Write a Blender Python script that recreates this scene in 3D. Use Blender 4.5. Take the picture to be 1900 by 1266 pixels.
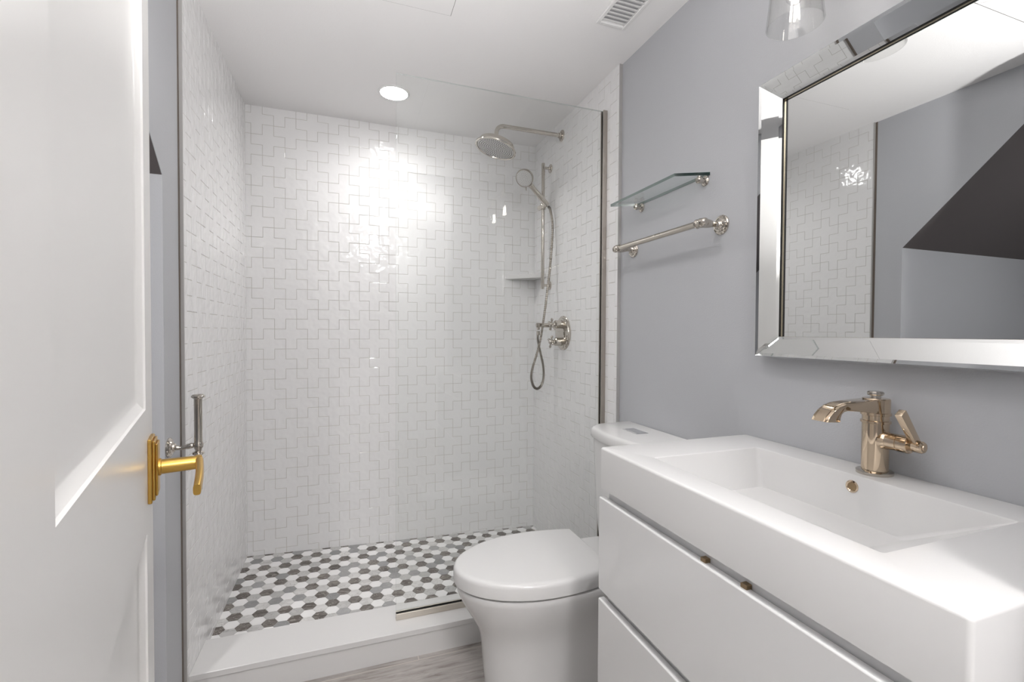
import bpy, bmesh, math, random
from mathutils import Vector, Matrix

for o in list(bpy.data.objects):
    bpy.data.objects.remove(o, do_unlink=True)
S = bpy.context.scene
COL = S.collection
PI = math.pi

# ------------------------------------------------------------------ camera
CAM_LOC = Vector((0, 0, 1.2))
F_PX = 859.27
YAW, PITCH, ROLL = (math.radians(a) for a in (19.4236, -1.1155, 0.3073))
def cam_axes():
    c, s = math.cos(YAW), math.sin(YAW)
    r0 = Vector((c, -s, 0)); d0 = Vector((s, c, 0)); z0 = Vector((0, 0, 1))
    cp, sp = math.cos(PITCH), math.sin(PITCH)
    d = d0*cp + z0*sp; z = z0*cp - d0*sp
    cr, sr = math.cos(ROLL), math.sin(ROLL)
    return r0*cr + z*sr, z*cr - r0*sr, d
bx, bz, bd = cam_axes()
cd = bpy.data.cameras.new('camera')
cd.sensor_width = 36.0
cd.lens = F_PX/1900*36
cd.clip_start = 0.01
cam = bpy.data.objects.new('camera', cd)
COL.objects.link(cam)
cam.matrix_world = Matrix(((bx.x, bz.x, -bd.x, CAM_LOC.x), (bx.y, bz.y, -bd.y, CAM_LOC.y),
                           (bx.z, bz.z, -bd.z, CAM_LOC.z), (0, 0, 0, 1)))
S.camera = cam

# ------------------------------------------------------------------ world, exposure, light strengths
W = bpy.data.worlds.new('world'); S.world = W
W.use_nodes = True
W.node_tree.nodes['Background'].inputs[0].default_value = (0.95, 0.97, 1, 1)
W.node_tree.nodes['Background'].inputs[1].default_value = 0.0
vs = S.view_settings
vs.view_transform = 'Standard'; vs.look = 'None'; vs.gamma = 1; vs.use_curve_mapping = False
vs.exposure = 0.95
L_LENS, L_BULB, L_HALL_FILL = 15.0, 13.0, 38.0      # emission strengths of the fittings; the hall one is an added fill
P_SHOWER, P_ROOM, P_ALCOVE_FILL = 11.5, 3.6, 36.0    # watts in the beams of the downlights; the alcove one is added fill
def bounce_spot(loc, aim, watts, deg):
    """unseen spot turned at a ceiling or wall, so that only its bounce lights the room"""
    d = bpy.data.lights.new('bounce_spot', 'SPOT'); d.energy = watts; d.spot_size = math.radians(deg); d.spot_blend = 1.0
    d.shadow_soft_size = 0.05; d.color = (1.0, 0.985, 0.98)
    o = bpy.data.objects.new('bounce_spot', d); COL.objects.link(o); o.location = loc
    o.rotation_euler = (Vector(aim)-Vector(loc)).to_track_quat('-Z', 'Y').to_euler()
bounce_spot((0.08, 0.08, 1.42), (0.00, 0.50, 2.316), 74.0, 119)  # the photographer's flash, bounced off the bathroom ceiling
bounce_spot((0.35, -0.60, 1.30), (0.35, -0.95, 2.316), 86.0, 125)  # unseen fill added behind the camera, bounced off the hall ceiling

# ------------------------------------------------------------------ materials
def mat(name, col, rough=0.5, metal=0.0, spec=0.5, coat=0.0, bump=None, var=None, emit=None):
    m = bpy.data.materials.new(name); m.use_nodes = True
    nt = m.node_tree; p = nt.nodes['Principled BSDF']
    p.inputs['Base Color'].default_value = (*col, 1)
    p.inputs['Roughness'].default_value = rough
    p.inputs['Metallic'].default_value = metal
    p.inputs['Specular IOR Level'].default_value = spec
    p.inputs['Coat Weight'].default_value = coat
    p.inputs['Coat Roughness'].default_value = 0.03
    if emit:
        p.inputs['Emission Color'].default_value = (*emit[0], 1)
        p.inputs['Emission Strength'].default_value = emit[1]
    if bump or var:
        tc = nt.nodes.new('ShaderNodeTexCoord')
    if bump:
        n = nt.nodes.new('ShaderNodeTexNoise')
        n.inputs['Scale'].default_value = bump[0]; n.inputs['Detail'].default_value = bump[2] if len(bump) > 2 else 2
        b = nt.nodes.new('ShaderNodeBump'); b.inputs['Strength'].default_value = 1.0
        b.inputs['Distance'].default_value = bump[1]
        nt.links.new(tc.outputs['Object'], n.inputs['Vector'])
        nt.links.new(n.outputs['Fac'], b.inputs['Height'])
        nt.links.new(b.outputs['Normal'], p.inputs['Normal'])
    if var:
        n = nt.nodes.new('ShaderNodeTexNoise'); n.inputs['Scale'].default_value = var[0]
        n.inputs['Detail'].default_value = 4
        mx = nt.nodes.new('ShaderNodeMixRGB')
        mx.inputs[1].default_value = (*[c*(1-var[1]) for c in col], 1)
        mx.inputs[2].default_value = (*[min(1, c*(1+var[1])) for c in col], 1)
        nt.links.new(tc.outputs['Object'], n.inputs['Vector'])
        nt.links.new(n.outputs['Fac'], mx.inputs[0])
        nt.links.new(mx.outputs[0], p.inputs['Base Color'])
    return m

def glass_mat(name, tint, f0=0.04, rough=0.0):
    """thin clear glass: see-through, with a Fresnel reflection on each face"""
    m = bpy.data.materials.new(name); m.use_nodes = True
    nt = m.node_tree; nt.nodes.clear()
    out = nt.nodes.new('ShaderNodeOutputMaterial')
    t = nt.nodes.new('ShaderNodeBsdfTransparent'); t.inputs[0].default_value = (*tint, 1)
    g = nt.nodes.new('ShaderNodeBsdfGlossy'); g.inputs['Roughness'].default_value = rough
    fr = nt.nodes.new('ShaderNodeLayerWeight'); fr.inputs['Blend'].default_value = 0.5
    pw = nt.nodes.new('ShaderNodeMath'); pw.operation = 'POWER'; pw.inputs[1].default_value = 5
    ml = nt.nodes.new('ShaderNodeMath'); ml.operation = 'MULTIPLY_ADD'
    ml.inputs[1].default_value = 1-f0; ml.inputs[2].default_value = f0
    mx = nt.nodes.new('ShaderNodeMixShader')
    nt.links.new(fr.outputs['Facing'], pw.inputs[0]); nt.links.new(pw.outputs[0], ml.inputs[0])
    nt.links.new(ml.outputs[0], mx.inputs[0]); nt.links.new(t.outputs[0], mx.inputs[1])
    nt.links.new(g.outputs[0], mx.inputs[2]); nt.links.new(mx.outputs[0], out.inputs[0])
    return m

def marble(name, base, vein, vscale=14, amount=0.5, rough=0.25):
    m = bpy.data.materials.new(name); m.use_nodes = True
    nt = m.node_tree; p = nt.nodes['Principled BSDF']
    p.inputs['Roughness'].default_value = rough
    geo = nt.nodes.new('ShaderNodeNewGeometry'); tc = nt.nodes.new('ShaderNodeTexCoord')
    mul = nt.nodes.new('ShaderNodeMath'); mul.operation = 'MULTIPLY'; mul.inputs[1].default_value = 37.0
    add = nt.nodes.new('ShaderNodeVectorMath'); add.operation = 'ADD'
    mp = nt.nodes.new('ShaderNodeMapping'); mp.inputs['Scale'].default_value = (1, 2.6, 1)
    mp.inputs['Rotation'].default_value = (0, 0, 0.5)
    n1 = nt.nodes.new('ShaderNodeTexNoise'); n1.inputs['Scale'].default_value = vscale
    n1.inputs['Detail'].default_value = 6; n1.inputs['Distortion'].default_value = 1.6
    rp = nt.nodes.new('ShaderNodeValToRGB')
    e = rp.color_ramp.elements
    e[0].position = 0.40; e[0].color = (*base, 1)
    e[1].position = 0.62; e[1].color = (*[base[i]*(1-amount*0.4)+vein[i]*amount*0.4 for i in range(3)], 1)
    k = rp.color_ramp.elements.new(0.50); k.color = (*[base[i]*(1-amount)+vein[i]*amount for i in range(3)], 1)
    k = rp.color_ramp.elements.new(0.475); k.color = (*base, 1)
    k = rp.color_ramp.elements.new(0.525); k.color = (*base, 1)
    hsv = nt.nodes.new('ShaderNodeHueSaturation')
    mr = nt.nodes.new('ShaderNodeMapRange'); mr.inputs['To Min'].default_value = 0.78; mr.inputs['To Max'].default_value = 1.18
    L = nt.links.new
    L(geo.outputs['Random Per Island'], mul.inputs[0]); L(tc.outputs['Object'], add.inputs[0]); L(mul.outputs[0], add.inputs[1])
    L(add.outputs[0], mp.inputs[0]); L(mp.outputs[0], n1.inputs['Vector']); L(n1.outputs['Fac'], rp.inputs[0])
    L(geo.outputs['Random Per Island'], mr.inputs[0]); L(mr.outputs[0], hsv.inputs['Value'])
    L(rp.outputs[0], hsv.inputs['Color']); L(hsv.outputs[0], p.inputs['Base Color'])
    return m

def plank_mat():
    m = bpy.data.materials.new('wood_look_floor_tile'); m.use_nodes = True
    nt = m.node_tree; p = nt.nodes['Principled BSDF']; p.inputs['Roughness'].default_value = 0.45
    L = nt.links.new
    tc = nt.nodes.new('ShaderNodeTexCoord')
    mp = nt.nodes.new('ShaderNodeMapping'); mp.inputs['Scale'].default_value = (1.6, 13, 1)
    n = nt.nodes.new('ShaderNodeTexNoise'); n.inputs['Scale'].default_value = 4.0
    n.inputs['Detail'].default_value = 9; n.inputs['Roughness'].default_value = 0.68; n.inputs['Distortion'].default_value = 0.5
    rp = nt.nodes.new('ShaderNodeValToRGB'); e = rp.color_ramp.elements
    e[0].position = 0.30; e[0].color = (0.26, 0.22, 0.195, 1)
    e[1].position = 0.72; e[1].color = (0.64, 0.60, 0.57, 1)
    k = e.new(0.48); k.color = (0.47, 0.435, 0.41, 1)
    n2 = nt.nodes.new('ShaderNodeTexNoise'); n2.inputs['Scale'].default_value = 3.2; n2.inputs['Detail'].default_value = 3
    mx = nt.nodes.new('ShaderNodeMixRGB'); mx.blend_type = 'MULTIPLY'; mx.inputs[0].default_value = 0.45
    br = nt.nodes.new('ShaderNodeTexBrick')
    br.inputs['Scale'].default_value = 1.0
    br.inputs['Brick Width'].default_value = 1.2; br.inputs['Row Height'].default_value = 0.60
    br.inputs['Mortar Size'].default_value = 0.0018; br.inputs['Mortar Smooth'].default_value = 0.1
    br.offset = 0.5
    br.inputs['Color1'].default_value = (0, 0, 0, 1); br.inputs['Color2'].default_value = (0, 0, 0, 1)
    br.inputs['Mortar'].default_value = (1, 1, 1, 1)
    mp2 = nt.nodes.new('ShaderNodeMapping'); mp2.inputs['Location'].default_value = (0.96, 0.115, 0)
    m2 = nt.nodes.new('ShaderNodeMixRGB'); m2.inputs[2].default_value = (0.55, 0.51, 0.46, 1)
    L(tc.outputs['Object'], mp.inputs[0]); L(mp.outputs[0], n.inputs['Vector']); L(n.outputs['Fac'], rp.inputs[0])
    L(tc.outputs['Object'], n2.inputs['Vector']); L(rp.outputs[0], mx.inputs[1]); L(n2.outputs['Fac'], mx.inputs[2])
    L(tc.outputs['Object'], mp2.inputs[0]); L(mp2.outputs[0], br.inputs['Vector'])
    L(mx.outputs[0], m2.inputs[1]); L(br.outputs['Color'], m2.inputs[0]); L(m2.outputs[0], p.inputs['Base Color'])
    return m

M = {}
M['paint_white'] = mat('white_ceiling_paint', (0.82, 0.81, 0.81), 0.85, bump=(220, 0.0003))
M['paint_grey'] = mat('blue_grey_wall_paint', (0.470, 0.477, 0.498), 0.48, spec=0.4, bump=(260, 0.0003))
M['soffit_dark'] = mat('dark_brown_soffit', (0.135, 0.120, 0.120), 0.7)  # one even dark brown, darker than the wall paint
M['tile'] = mat('glazed_white_tile', (0.82, 0.815, 0.815), 0.10, spec=0.55, bump=(26, 0.0022, 1.0))
M['grout'] = mat('warm_grey_grout', (0.50, 0.47, 0.43), 0.9)
M['floor_grout'] = mat('grey_floor_grout', (0.42, 0.41, 0.39), 0.9)
M['hex_white'] = mat('white_marble_hexagon', (0.84, 0.83, 0.825), 0.28)
M['hex_dark'] = marble('dark_brown_marble_hexagon', (0.105, 0.090, 0.080), (0.62, 0.58, 0.53), 16, 0.55)
M['hex_mid'] = marble('mid_grey_marble_hexagon', (0.30, 0.30, 0.30), (0.55, 0.54, 0.52), 12, 0.4)
M['hex_light'] = marble('pale_grey_marble_hexagon', (0.62, 0.61, 0.60), (0.22, 0.21, 0.20), 13, 0.6)
M['floor'] = plank_mat()
M['quartz'] = mat('white_quartz', (0.68, 0.672, 0.665), 0.25)
M['ceramic'] = mat('white_glazed_ceramic', (0.75, 0.745, 0.74), 0.08, spec=0.5)
M['basin'] = mat('white_solid_surface', (0.72, 0.715, 0.71), 0.22)
M['lacquer'] = mat('white_gloss_lacquer', (0.79, 0.79, 0.79), 0.06, coat=0.3)
M['carcass'] = mat('white_carcass', (0.80, 0.80, 0.81), 0.4)
M['door'] = mat('white_door_paint', (0.78, 0.77, 0.757), 0.30)
M['brass'] = mat('satin_brass', (0.62, 0.39, 0.10), 0.32, 1.0, bump=(300, 0.0001))
M['nickel'] = mat('polished_nickel', (0.57, 0.53, 0.475), 0.05, 1.0)
M['hose_metal'] = mat('ribbed_hose_metal', (0.36, 0.33, 0.29), 0.28, 1.0)
M['nickel_brushed'] = mat('brushed_nickel', (0.44, 0.405, 0.37), 0.32, 1.0)
M['bronze'] = mat('champagne_polished_metal', (0.62, 0.50, 0.375), 0.06, 1.0)
M['trim_metal'] = mat('grey_metal_edge_trim', (0.47, 0.46, 0.45), 0.42, 0.35)
M['caulk'] = mat('brown_caulk', (0.16, 0.13, 0.11), 0.8)
M['spray'] = mat('pale_spray_face', (0.62, 0.61, 0.60), 0.35, 0.2)
M['rubber'] = mat('dark_rubber', (0.03, 0.03, 0.03), 0.6)
M['black'] = mat('black_gap', (0.008, 0.008, 0.008), 0.5)
M['chrome'] = mat('chrome', (0.85, 0.85, 0.86), 0.05, 1.0)
M['mirror'] = mat('silver_mirror', (0.745, 0.755, 0.75), 0.004, 1.0)
M['gold_edge'] = mat('pale_gold_edge', (0.70, 0.62, 0.46), 0.25, 1.0)
M['plastic'] = mat('white_plastic', (0.76, 0.755, 0.75), 0.45)
M['gap'] = mat('shadow_gap', (0.10, 0.095, 0.09), 0.9)
M['throat'] = mat('grey_duct', (0.52, 0.52, 0.53), 0.8)
M['bronze_dark'] = mat('dim_bronze', (0.30, 0.21, 0.12), 0.35, 0.7)
M['glass'] = glass_mat('clear_glass', (0.988, 0.994, 0.991))
M['glass_edge'] = glass_mat('glass_edge', (0.70, 0.76, 0.745), 0.30, 0.15)
M['shade_glass'] = glass_mat('shade_glass', (0.97, 0.97, 0.965), 0.06)
M['shelf_glass'] = glass_mat('shelf_glass', (0.962, 0.98, 0.973))
M['shelf_edge'] = mat('dark_green_glass_edge', (0.008, 0.022, 0.019), 0.08, spec=0.6)
M['shelf_front_edge'] = mat('green_glass_edge', (0.13, 0.17, 0.158), 0.10, spec=0.6)
M['lamp_disc'] = mat('lit_downlight_lens', (1, 1, 1), 0.5, emit=((1.0, 0.99, 0.975), L_LENS))
M['bulb'] = mat('lit_bulb', (1, 1, 1), 0.5, emit=((1.0, 0.95, 0.88), L_BULB))
M['hall_fill'] = mat('lit_hall_fill', (1, 1, 1), 0.5, emit=((1.0, 0.985, 0.97), L_HALL_FILL))

# ------------------------------------------------------------------ object helpers
BASE = {}
def thing(name, label, cat, loc, group=None):
    o = bpy.data.objects.new(name, None); COL.objects.link(o)
    o.location = loc; o.empty_display_size = 0.05
    o['label'] = label; o['category'] = cat
    if group: o['group'] = group
    BASE[o] = Vector(loc)
    return o
def obj(name, bm, m, parent=None, label=None, smooth=None, origin=None):
    """link a bmesh (world coordinates) as one mesh object under its parent"""
    base = BASE[parent] if parent is not None else Vector(origin or (0, 0, 0))
    bm.normal_update()
    bmesh.ops.translate(bm, verts=bm.verts[:], vec=-base)
    me = bpy.data.meshes.new(name); bm.to_mesh(me); bm.free()
    for x in (m if isinstance(m, (list, tuple)) else [m]): me.materials.append(x)
    o = bpy.data.objects.new(name, me); COL.objects.link(o)
    if parent is not None: o.parent = parent
    else: o.location = base
    BASE[o] = base
    if label: o['label'] = label
    if smooth:
        for f in me.polygons: f.use_smooth = True
        me.set_sharp_from_angle(angle=math.radians(smooth))
    return o
def tag(o, label, cat, group=None):
    o['label'] = label; o['category'] = cat
    if group: o['group'] = group
    return o
def struct(o):
    o['kind'] = 'structure'; return o

def box(bm, x0, x1, y0, y1, z0, z1, bev=0.0, seg=2, mi=0):
    vs_ = [bm.verts.new((x, y, z)) for x in (x0, x1) for y in (y0, y1) for z in (z0, z1)]
    q = [(0, 1, 3, 2), (4, 6, 7, 5), (0, 4, 5, 1), (2, 3, 7, 6), (0, 2, 6, 4), (1, 5, 7, 3)]
    fs = [bm.faces.new([vs_[i] for i in f]) for f in q]
    for f in fs: f.material_index = mi
    bmesh.ops.recalc_face_normals(bm, faces=fs)
    if bev:
        es = list({e for f in fs for e in f.edges})
        bmesh.ops.bevel(bm, geom=es, offset=bev, segments=seg, profile=0.5, affect='EDGES')
    return fs
def frame_of(axis):
    a = Vector(axis).normalized()
    t = Vector((0, 0, 1)) if abs(a.z) < 0.9 else Vector((1, 0, 0))
    u = a.cross(t).normalized(); v = a.cross(u).normalized()
    return a, u, v
def lathe(bm, prof, origin, axis=(0, 0, 1), seg=32, sx=1.0, sy=1.0):
    """prof: (radius, distance along axis)"""
    a, u, v = frame_of(axis); o = Vector(origin); rings = []
    for r, h in prof:
        c = o + a*h
        if r < 1e-6: rings.append([bm.verts.new(c)])
        else: rings.append([bm.verts.new(c + u*(r*sx*math.cos(2*PI*i/seg)) + v*(r*sy*math.sin(2*PI*i/seg))) for i in range(seg)])
    fs = []
    for A, B in zip(rings[:-1], rings[1:]):
        for i in range(seg):
            j = (i+1) % seg
            if len(A) == 1 and len(B) == 1: continue
            if len(A) == 1: fs.append(bm.faces.new((A[0], B[j], B[i])))
            elif len(B) == 1: fs.append(bm.faces.new((A[i], A[j], B[0])))
            else: fs.append(bm.faces.new((A[i], A[j], B[j], B[i])))
    for R in (rings[0], rings[-1]):
        if len(R) > 1 and R is rings[0]: fs.append(bm.faces.new(R[::-1]))
        elif len(R) > 1: fs.append(bm.faces.new(R))
    bmesh.ops.recalc_face_normals(bm, faces=fs)
    return fs
def spline(pts, n=8):
    P = [Vector(p) for p in pts]; out = []
    Q = [P[0]*2-P[1]] + P + [P[-1]*2-P[-2]]
    for i in range(1, len(Q)-2):
        for k in range(n):
            t = k/n
            out.append(0.5*((2*Q[i]) + (Q[i+1]-Q[i-1])*t + (2*Q[i-1]-5*Q[i]+4*Q[i+1]-Q[i+2])*t*t
                            + (3*Q[i]-Q[i-1]-3*Q[i+1]+Q[i+2])*t**3))
    out.append(P[-1]); return out
def tube(bm, pts, r, seg=14, cap=True):
    P = [Vector(p) for p in pts]; rs = r if isinstance(r, (list, tuple)) else [r]*len(P)
    T = []
    for i in range(len(P)):
        T.append((P[min(i+1, len(P)-1)]-P[max(i-1, 0)]).normalized())
    _, u, _ = frame_of(T[0]); rings = []
    for i, p in enumerate(P):
        u = (u - T[i]*u.dot(T[i])).normalized(); v = T[i].cross(u)
        rings.append([bm.verts.new(p + u*(rs[i]*math.cos(2*PI*k/seg)) + v*(rs[i]*math.sin(2*PI*k/seg))) for k in range(seg)])
    fs = []
    for A, B in zip(rings[:-1], rings[1:]):
        for k in range(seg):
            j = (k+1) % seg; fs.append(bm.faces.new((A[k], A[j], B[j], B[k])))
    if cap: fs += [bm.faces.new(rings[0][::-1]), bm.faces.new(rings[-1])]
    bmesh.ops.recalc_face_normals(bm, faces=fs)
    return fs
def prism(bm, pts, d, bev=0.0, seg=2):
    """polygon (3D points) extruded by vector d"""
    d = Vector(d)
    A = [bm.verts.new(Vector(p)) for p in pts]; B = [bm.verts.new(Vector(p)+d) for p in pts]
    n = len(pts)
    fs = [bm.faces.new(A[::-1]), bm.faces.new(B)]
    fs += [bm.faces.new((A[i], A[(i+1) % n], B[(i+1) % n], B[i])) for i in range(n)]
    bmesh.ops.recalc_face_normals(bm, faces=fs)
    if bev:
        bmesh.ops.bevel(bm, geom=list({e for f in fs for e in f.edges}), offset=bev, segments=seg, profile=0.5, affect='EDGES')
    return fs
def loft(bm, rings, cap0=True, cap1=True):
    R = [[bm.verts.new(p) for p in r] for r in rings]; n = len(R[0]); fs = []
    for A, B in zip(R[:-1], R[1:]):
        for i in range(n):
            j = (i+1) % n; fs.append(bm.faces.new((A[i], A[j], B[j], B[i])))
    if cap0: fs.append(bm.faces.new(R[0][::-1]))
    if cap1: fs.append(bm.faces.new(R[-1]))
    bmesh.ops.recalc_face_normals(bm, faces=fs)
    return fs
def B(): return bmesh.new()

# ------------------------------------------------------------------ room dimensions (metres)
XL, XR, XB, YB, ZC = -0.4806, 1.0625, 1.0764, 2.6125, 2.3161
XLW = -0.4906                       # painted face of the left wall
YT = 1.6855                         # where the right tiling starts
CUR0, CUR1, CURZ = 1.7034, 1.8868, 0.1025
YG = 1.7917
NY, NZ = 1.5534, 1.634              # corner of the opening under the stairs
FW0, FW1 = 0.14, 0.26               # entry wall

bm = B(); box(bm, -2.1, 1.95, -1.75, 2.75, -0.06, 0.0); floor = struct(obj('floor', bm, M['floor']))
bm = B(); box(bm, -2.1, 1.95, -1.75, 2.75, ZC, ZC+0.05); ceiling = struct(obj('ceiling', bm, M['paint_white']))
bm = B(); box(bm, XB, XB+0.10, FW1, 2.75, 0, ZC); struct(obj('wall_right', bm, M['paint_grey']))
wr = bpy.data.objects['wall_right']
bm = B(); box(bm, -0.60, XB, YB+0.012, 2.75, 0, ZC); wall_back = struct(obj('wall_back', bm, M['paint_grey']))
bm = B(); box(bm, XLW-0.10, XLW, NY, YB+0.012, 0, ZC)
prism(bm, [(XLW, NY, NZ), (XLW, NY, ZC), (XLW, NY-(ZC-NZ), ZC)], (-0.0015, 0, 0))
wall_left = struct(obj('wall_left', bm, M['paint_grey']))
# recess under the stairs: back wall, end wall, sloping soffit
bm = B(); box(bm, -2.1, XLW-0.10, NY, NY+0.10, 0, ZC); struct(obj('wall_recess', bm, M['paint_grey']))
bm = B(); box(bm, -2.1, -2.0, -1.75, NY, 0, ZC); struct(obj('wall_far_left', bm, M['paint_grey']))
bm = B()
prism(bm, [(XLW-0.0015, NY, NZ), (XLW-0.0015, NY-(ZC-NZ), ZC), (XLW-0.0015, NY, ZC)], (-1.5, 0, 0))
o = struct(obj('ceiling_soffit', bm, M['soffit_dark']))
# entry wall with the doorway the photograph is taken from
bm = B(); box(bm, -2.0, -0.19, FW0, FW1, 0, ZC); box(bm, 0.70, XB+0.10, FW0, FW1, 0, ZC); box(bm, -0.19, 0.70, FW0, FW1, 2.25, ZC)
struct(obj('wall_front', bm, M['paint_grey']))
bm = B(); box(bm, 1.85, 1.95, -1.75, FW0, 0, ZC); struct(obj('wall_hall_right', bm, M['paint_white']))
bm = B(); box(bm, -2.0, 1.85, -1.75, -1.65, 0, ZC); struct(obj('wall_hall', bm, M['paint_white']))

# ------------------------------------------------------------------ cross shaped wall tiles
U = 0.051
def offset_poly(poly, d):
    n = len(poly); out = []
    for i in range(n):
        a, b, c = poly[i-1], poly[i], poly[(i+1) % n]
        e1 = (b[0]-a[0], b[1]-a[1]); e2 = (c[0]-b[0], c[1]-b[1])
        l1 = math.hypot(*e1); l2 = math.hypot(*e2)
        n1 = (-e1[1]/l1, e1[0]/l1); n2 = (-e2[1]/l2, e2[0]/l2)
        out.append((b[0]+d*(n1[0]+n2[0]), b[1]+d*(n1[1]+n2[1])))
    return out
CROSS = [(-.5, -1.5), (.5, -1.5), (.5, -.5), (1.5, -.5), (1.5, .5), (.5, .5), (.5, 1.5), (-.5, 1.5), (-.5, .5), (-1.5, .5), (-1.5, -.5), (-.5, -.5)]
def cross_tiles(name, parent, origin, ud, nd, u0, u1, v0, v1, pu, pv, seed):
    """tiles on the plane origin + ud*u + z*v, facing nd; (pu,pv) is the centre of one cross"""
    rnd = random.Random(seed)
    bm = B(); ud = Vector(ud); nd = Vector(nd)
    n = 40
    for a in range(-n, n):
        for b in range(-n, n):
            cu = pu + U*(2*a - b); cv = pv + U*(a + 2*b)
            if cu < u0-2*U or cu > u1+2*U or cv < v0-2*U or cv > v1+2*U: continue
            t1, t2 = rnd.uniform(-.004, .004), rnd.uniform(-.004, .004)
            rings = []
            for d, w in ((0.00075, -0.0014), (0.00085, -0.0006), (0.0020, 0.0)):
                rings.append([(cu+x, cv+y, w + (t1*x+t2*y if w == 0.0 else 0)) for x, y in offset_poly([(p[0]*U, p[1]*U) for p in CROSS], d)])
            R = [[bm.verts.new(p) for p in r] for r in rings]
            for A, Bq in zip(R[:-1], R[1:]):
                for i in range(12): bm.faces.new((A[i], A[(i+1) % 12], Bq[(i+1) % 12], Bq[i]))
            T = R[-1]
            for q4 in ((11, 2, 5, 8), (11, 0, 1, 2), (2, 3, 4, 5), (5, 6, 7, 8), (8, 9, 10, 11)): bm.faces.new([T[i] for i in q4])
    for co, no in (((u0, 0, 0), (-1, 0, 0)), ((u1, 0, 0), (1, 0, 0)), ((0, v0, 0), (0, -1, 0)), ((0, v1, 0), (0, 1, 0))):
        bmesh.ops.bisect_plane(bm, geom=bm.verts[:]+bm.edges[:]+bm.faces[:], plane_co=co, plane_no=no, clear_outer=True)
    o = Vector(origin)
    for v in bm.verts: v.co = o + ud*v.co.x + Vector((0, 0, 1))*v.co.y + nd*v.co.z
    for f in bm.faces:
        f.normal_update()
    flip = [f for f in bm.faces if f.normal.dot(nd) < -0.01]
    if flip: bmesh.ops.reverse_faces(bm, faces=flip)
    return obj(name, bm, M['tile'], parent, label='glossy white cross-shaped tiles with thin beige grout')
def grout(name, parent, *b):
    bm = B(); box(bm, *b); return obj(name, bm, M['grout'], parent)
GD = 0.0011
grout('grout', wall_back, XL-0.01, XR+0.012, YB+GD, YB+0.012, 0.0, ZC)
cross_tiles('cross_tiling', wall_back, (0, YB, 0), (1, 0, 0), (0, -1, 0), XL, XR, 0.0, ZC, -0.4562-U/2, 1.3104+U/2, 1)
grout('grout', wall_left, XLW, XL-GD, YT+0.008, YB+GD, 0.0, ZC)
cross_tiles('cross_tiling', wall_left, (XL, 0, 0), (0, 1, 0), (1, 0, 0), YT+0.007, YB, 0.0, ZC, YB-0.0255*2, 1.3104+U/2, 2)
grout('grout', wr, XR+GD, XB, YT+0.004, YB+GD, 0.0, ZC)
cross_tiles('cross_tiling', wr, (XR, 0, 0), (0, 1, 0), (-1, 0, 0), YT+0.003, YB, 0.0, ZC, YB-0.012, 1.3104+U/2, 3)
# metal edge trims where the tiling meets the paint
bm = B(); box(bm, XLW, XL+0.0006, YT+0.004, YT+0.008, CURZ-0.02, ZC); struct(obj('trim_1', bm, M['trim_metal']))
bm = B(); box(bm, XLW, XLW+0.0015, YT-0.006, YT+0.004, 0.0, ZC)
o = obj('caulk_line', bm, M['caulk'], bpy.data.objects['trim_1'])
bm = B(); box(bm, XR-0.0006, XB, YT, YT+0.003, 0.0, ZC); struct(obj('trim_2', bm, M['trim_metal']))

# ------------------------------------------------------------------ shower floor of hexagons, curb
def shower_z(x): return 0.0653 + (x-XL)*(0.0141-0.0653)/(XR-XL)
bm = B()
p, q = 0.0523, 0.0453
R_ = 0.0508/math.sqrt(3)
rnd = random.Random(11)
tmp = []
for m_ in range(-30, 40):
    for n_ in range(-20, 45):
        cx = -0.2929 + q*n_; cy = 2.1019 + p*(m_ + n_/2)
        if cx < XL-0.06 or cx > XR+0.06 or cy < CUR1-0.08 or cy > YB+0.06: continue
        c = (m_-n_) % 3; r = rnd.random()
        mi = 0 if c == 0 else ((1 if r < 0.74 else 2) if c == 1 else (3 if r < 0.88 else 2))
        ring = [[bm.verts.new((cx+(R_-d)*math.cos(PI*k/3), cy+(R_-d)*math.sin(PI*k/3), w)) for k in range(6)] for d, w in ((0, -0.002), (0.0001, -0.0005), (0.0008, 0))]
        for A, Bq in zip(ring[:-1], ring[1:]):
            for k in range(6):
                f = bm.faces.new((A[k], A[(k+1) % 6], Bq[(k+1) % 6], Bq[k])); f.material_index = mi
        f = bm.faces.new(ring[-1]); f.material_index = mi
for co, no in (((XL, 0, 0), (-1, 0, 0)), ((XR, 0, 0), (1, 0, 0)), ((0, CUR1-0.01, 0), (0, -1, 0)), ((0, YB, 0), (0, 1, 0))):
    bmesh.ops.bisect_plane(bm, geom=bm.verts[:]+bm.edges[:]+bm.faces[:], plane_co=co, plane_no=no, clear_outer=True)
for v in bm.verts: v.co.z += shower_z(v.co.x)
obj('hexagon_mosaic', bm, [M['hex_white'], M['hex_dark'], M['hex_mid'], M['hex_light']], floor,
    label='honed marble hexagon mosaic in white, pale grey, mid grey and dark brown')
bm = B()
prism(bm, [(XL, CUR1-0.01, 0.0), (XR, CUR1-0.01, 0.0), (XR, CUR1-0.01, shower_z(XR)-0.0011), (XL, CUR1-0.01, shower_z(XL)-0.0011)], (0, YB-CUR1+0.01, 0))
obj('mosaic_grout', bm, M['floor_grout'], floor)
cb = thing('shower_curb', 'low white shower curb with a flat stone top along the shower opening', 'shower curb', (0.3, CUR0, 0))
bm = B(); box(bm, XL, XR, CUR0+0.004, CUR1-0.002, 0.0, 0.0806); obj('base', bm, M['quartz'], cb)
bm = B(); box(bm, XL, XR, CUR0, CUR1, 0.0824, CURZ, 0.0012, 1); obj('capstone', bm, M['quartz'], cb)
bm = B(); box(bm, XL, XR, CUR0+0.006, CUR1-0.004, 0.0800, 0.0830); obj('joint', bm, M['caulk'], cb)

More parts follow.
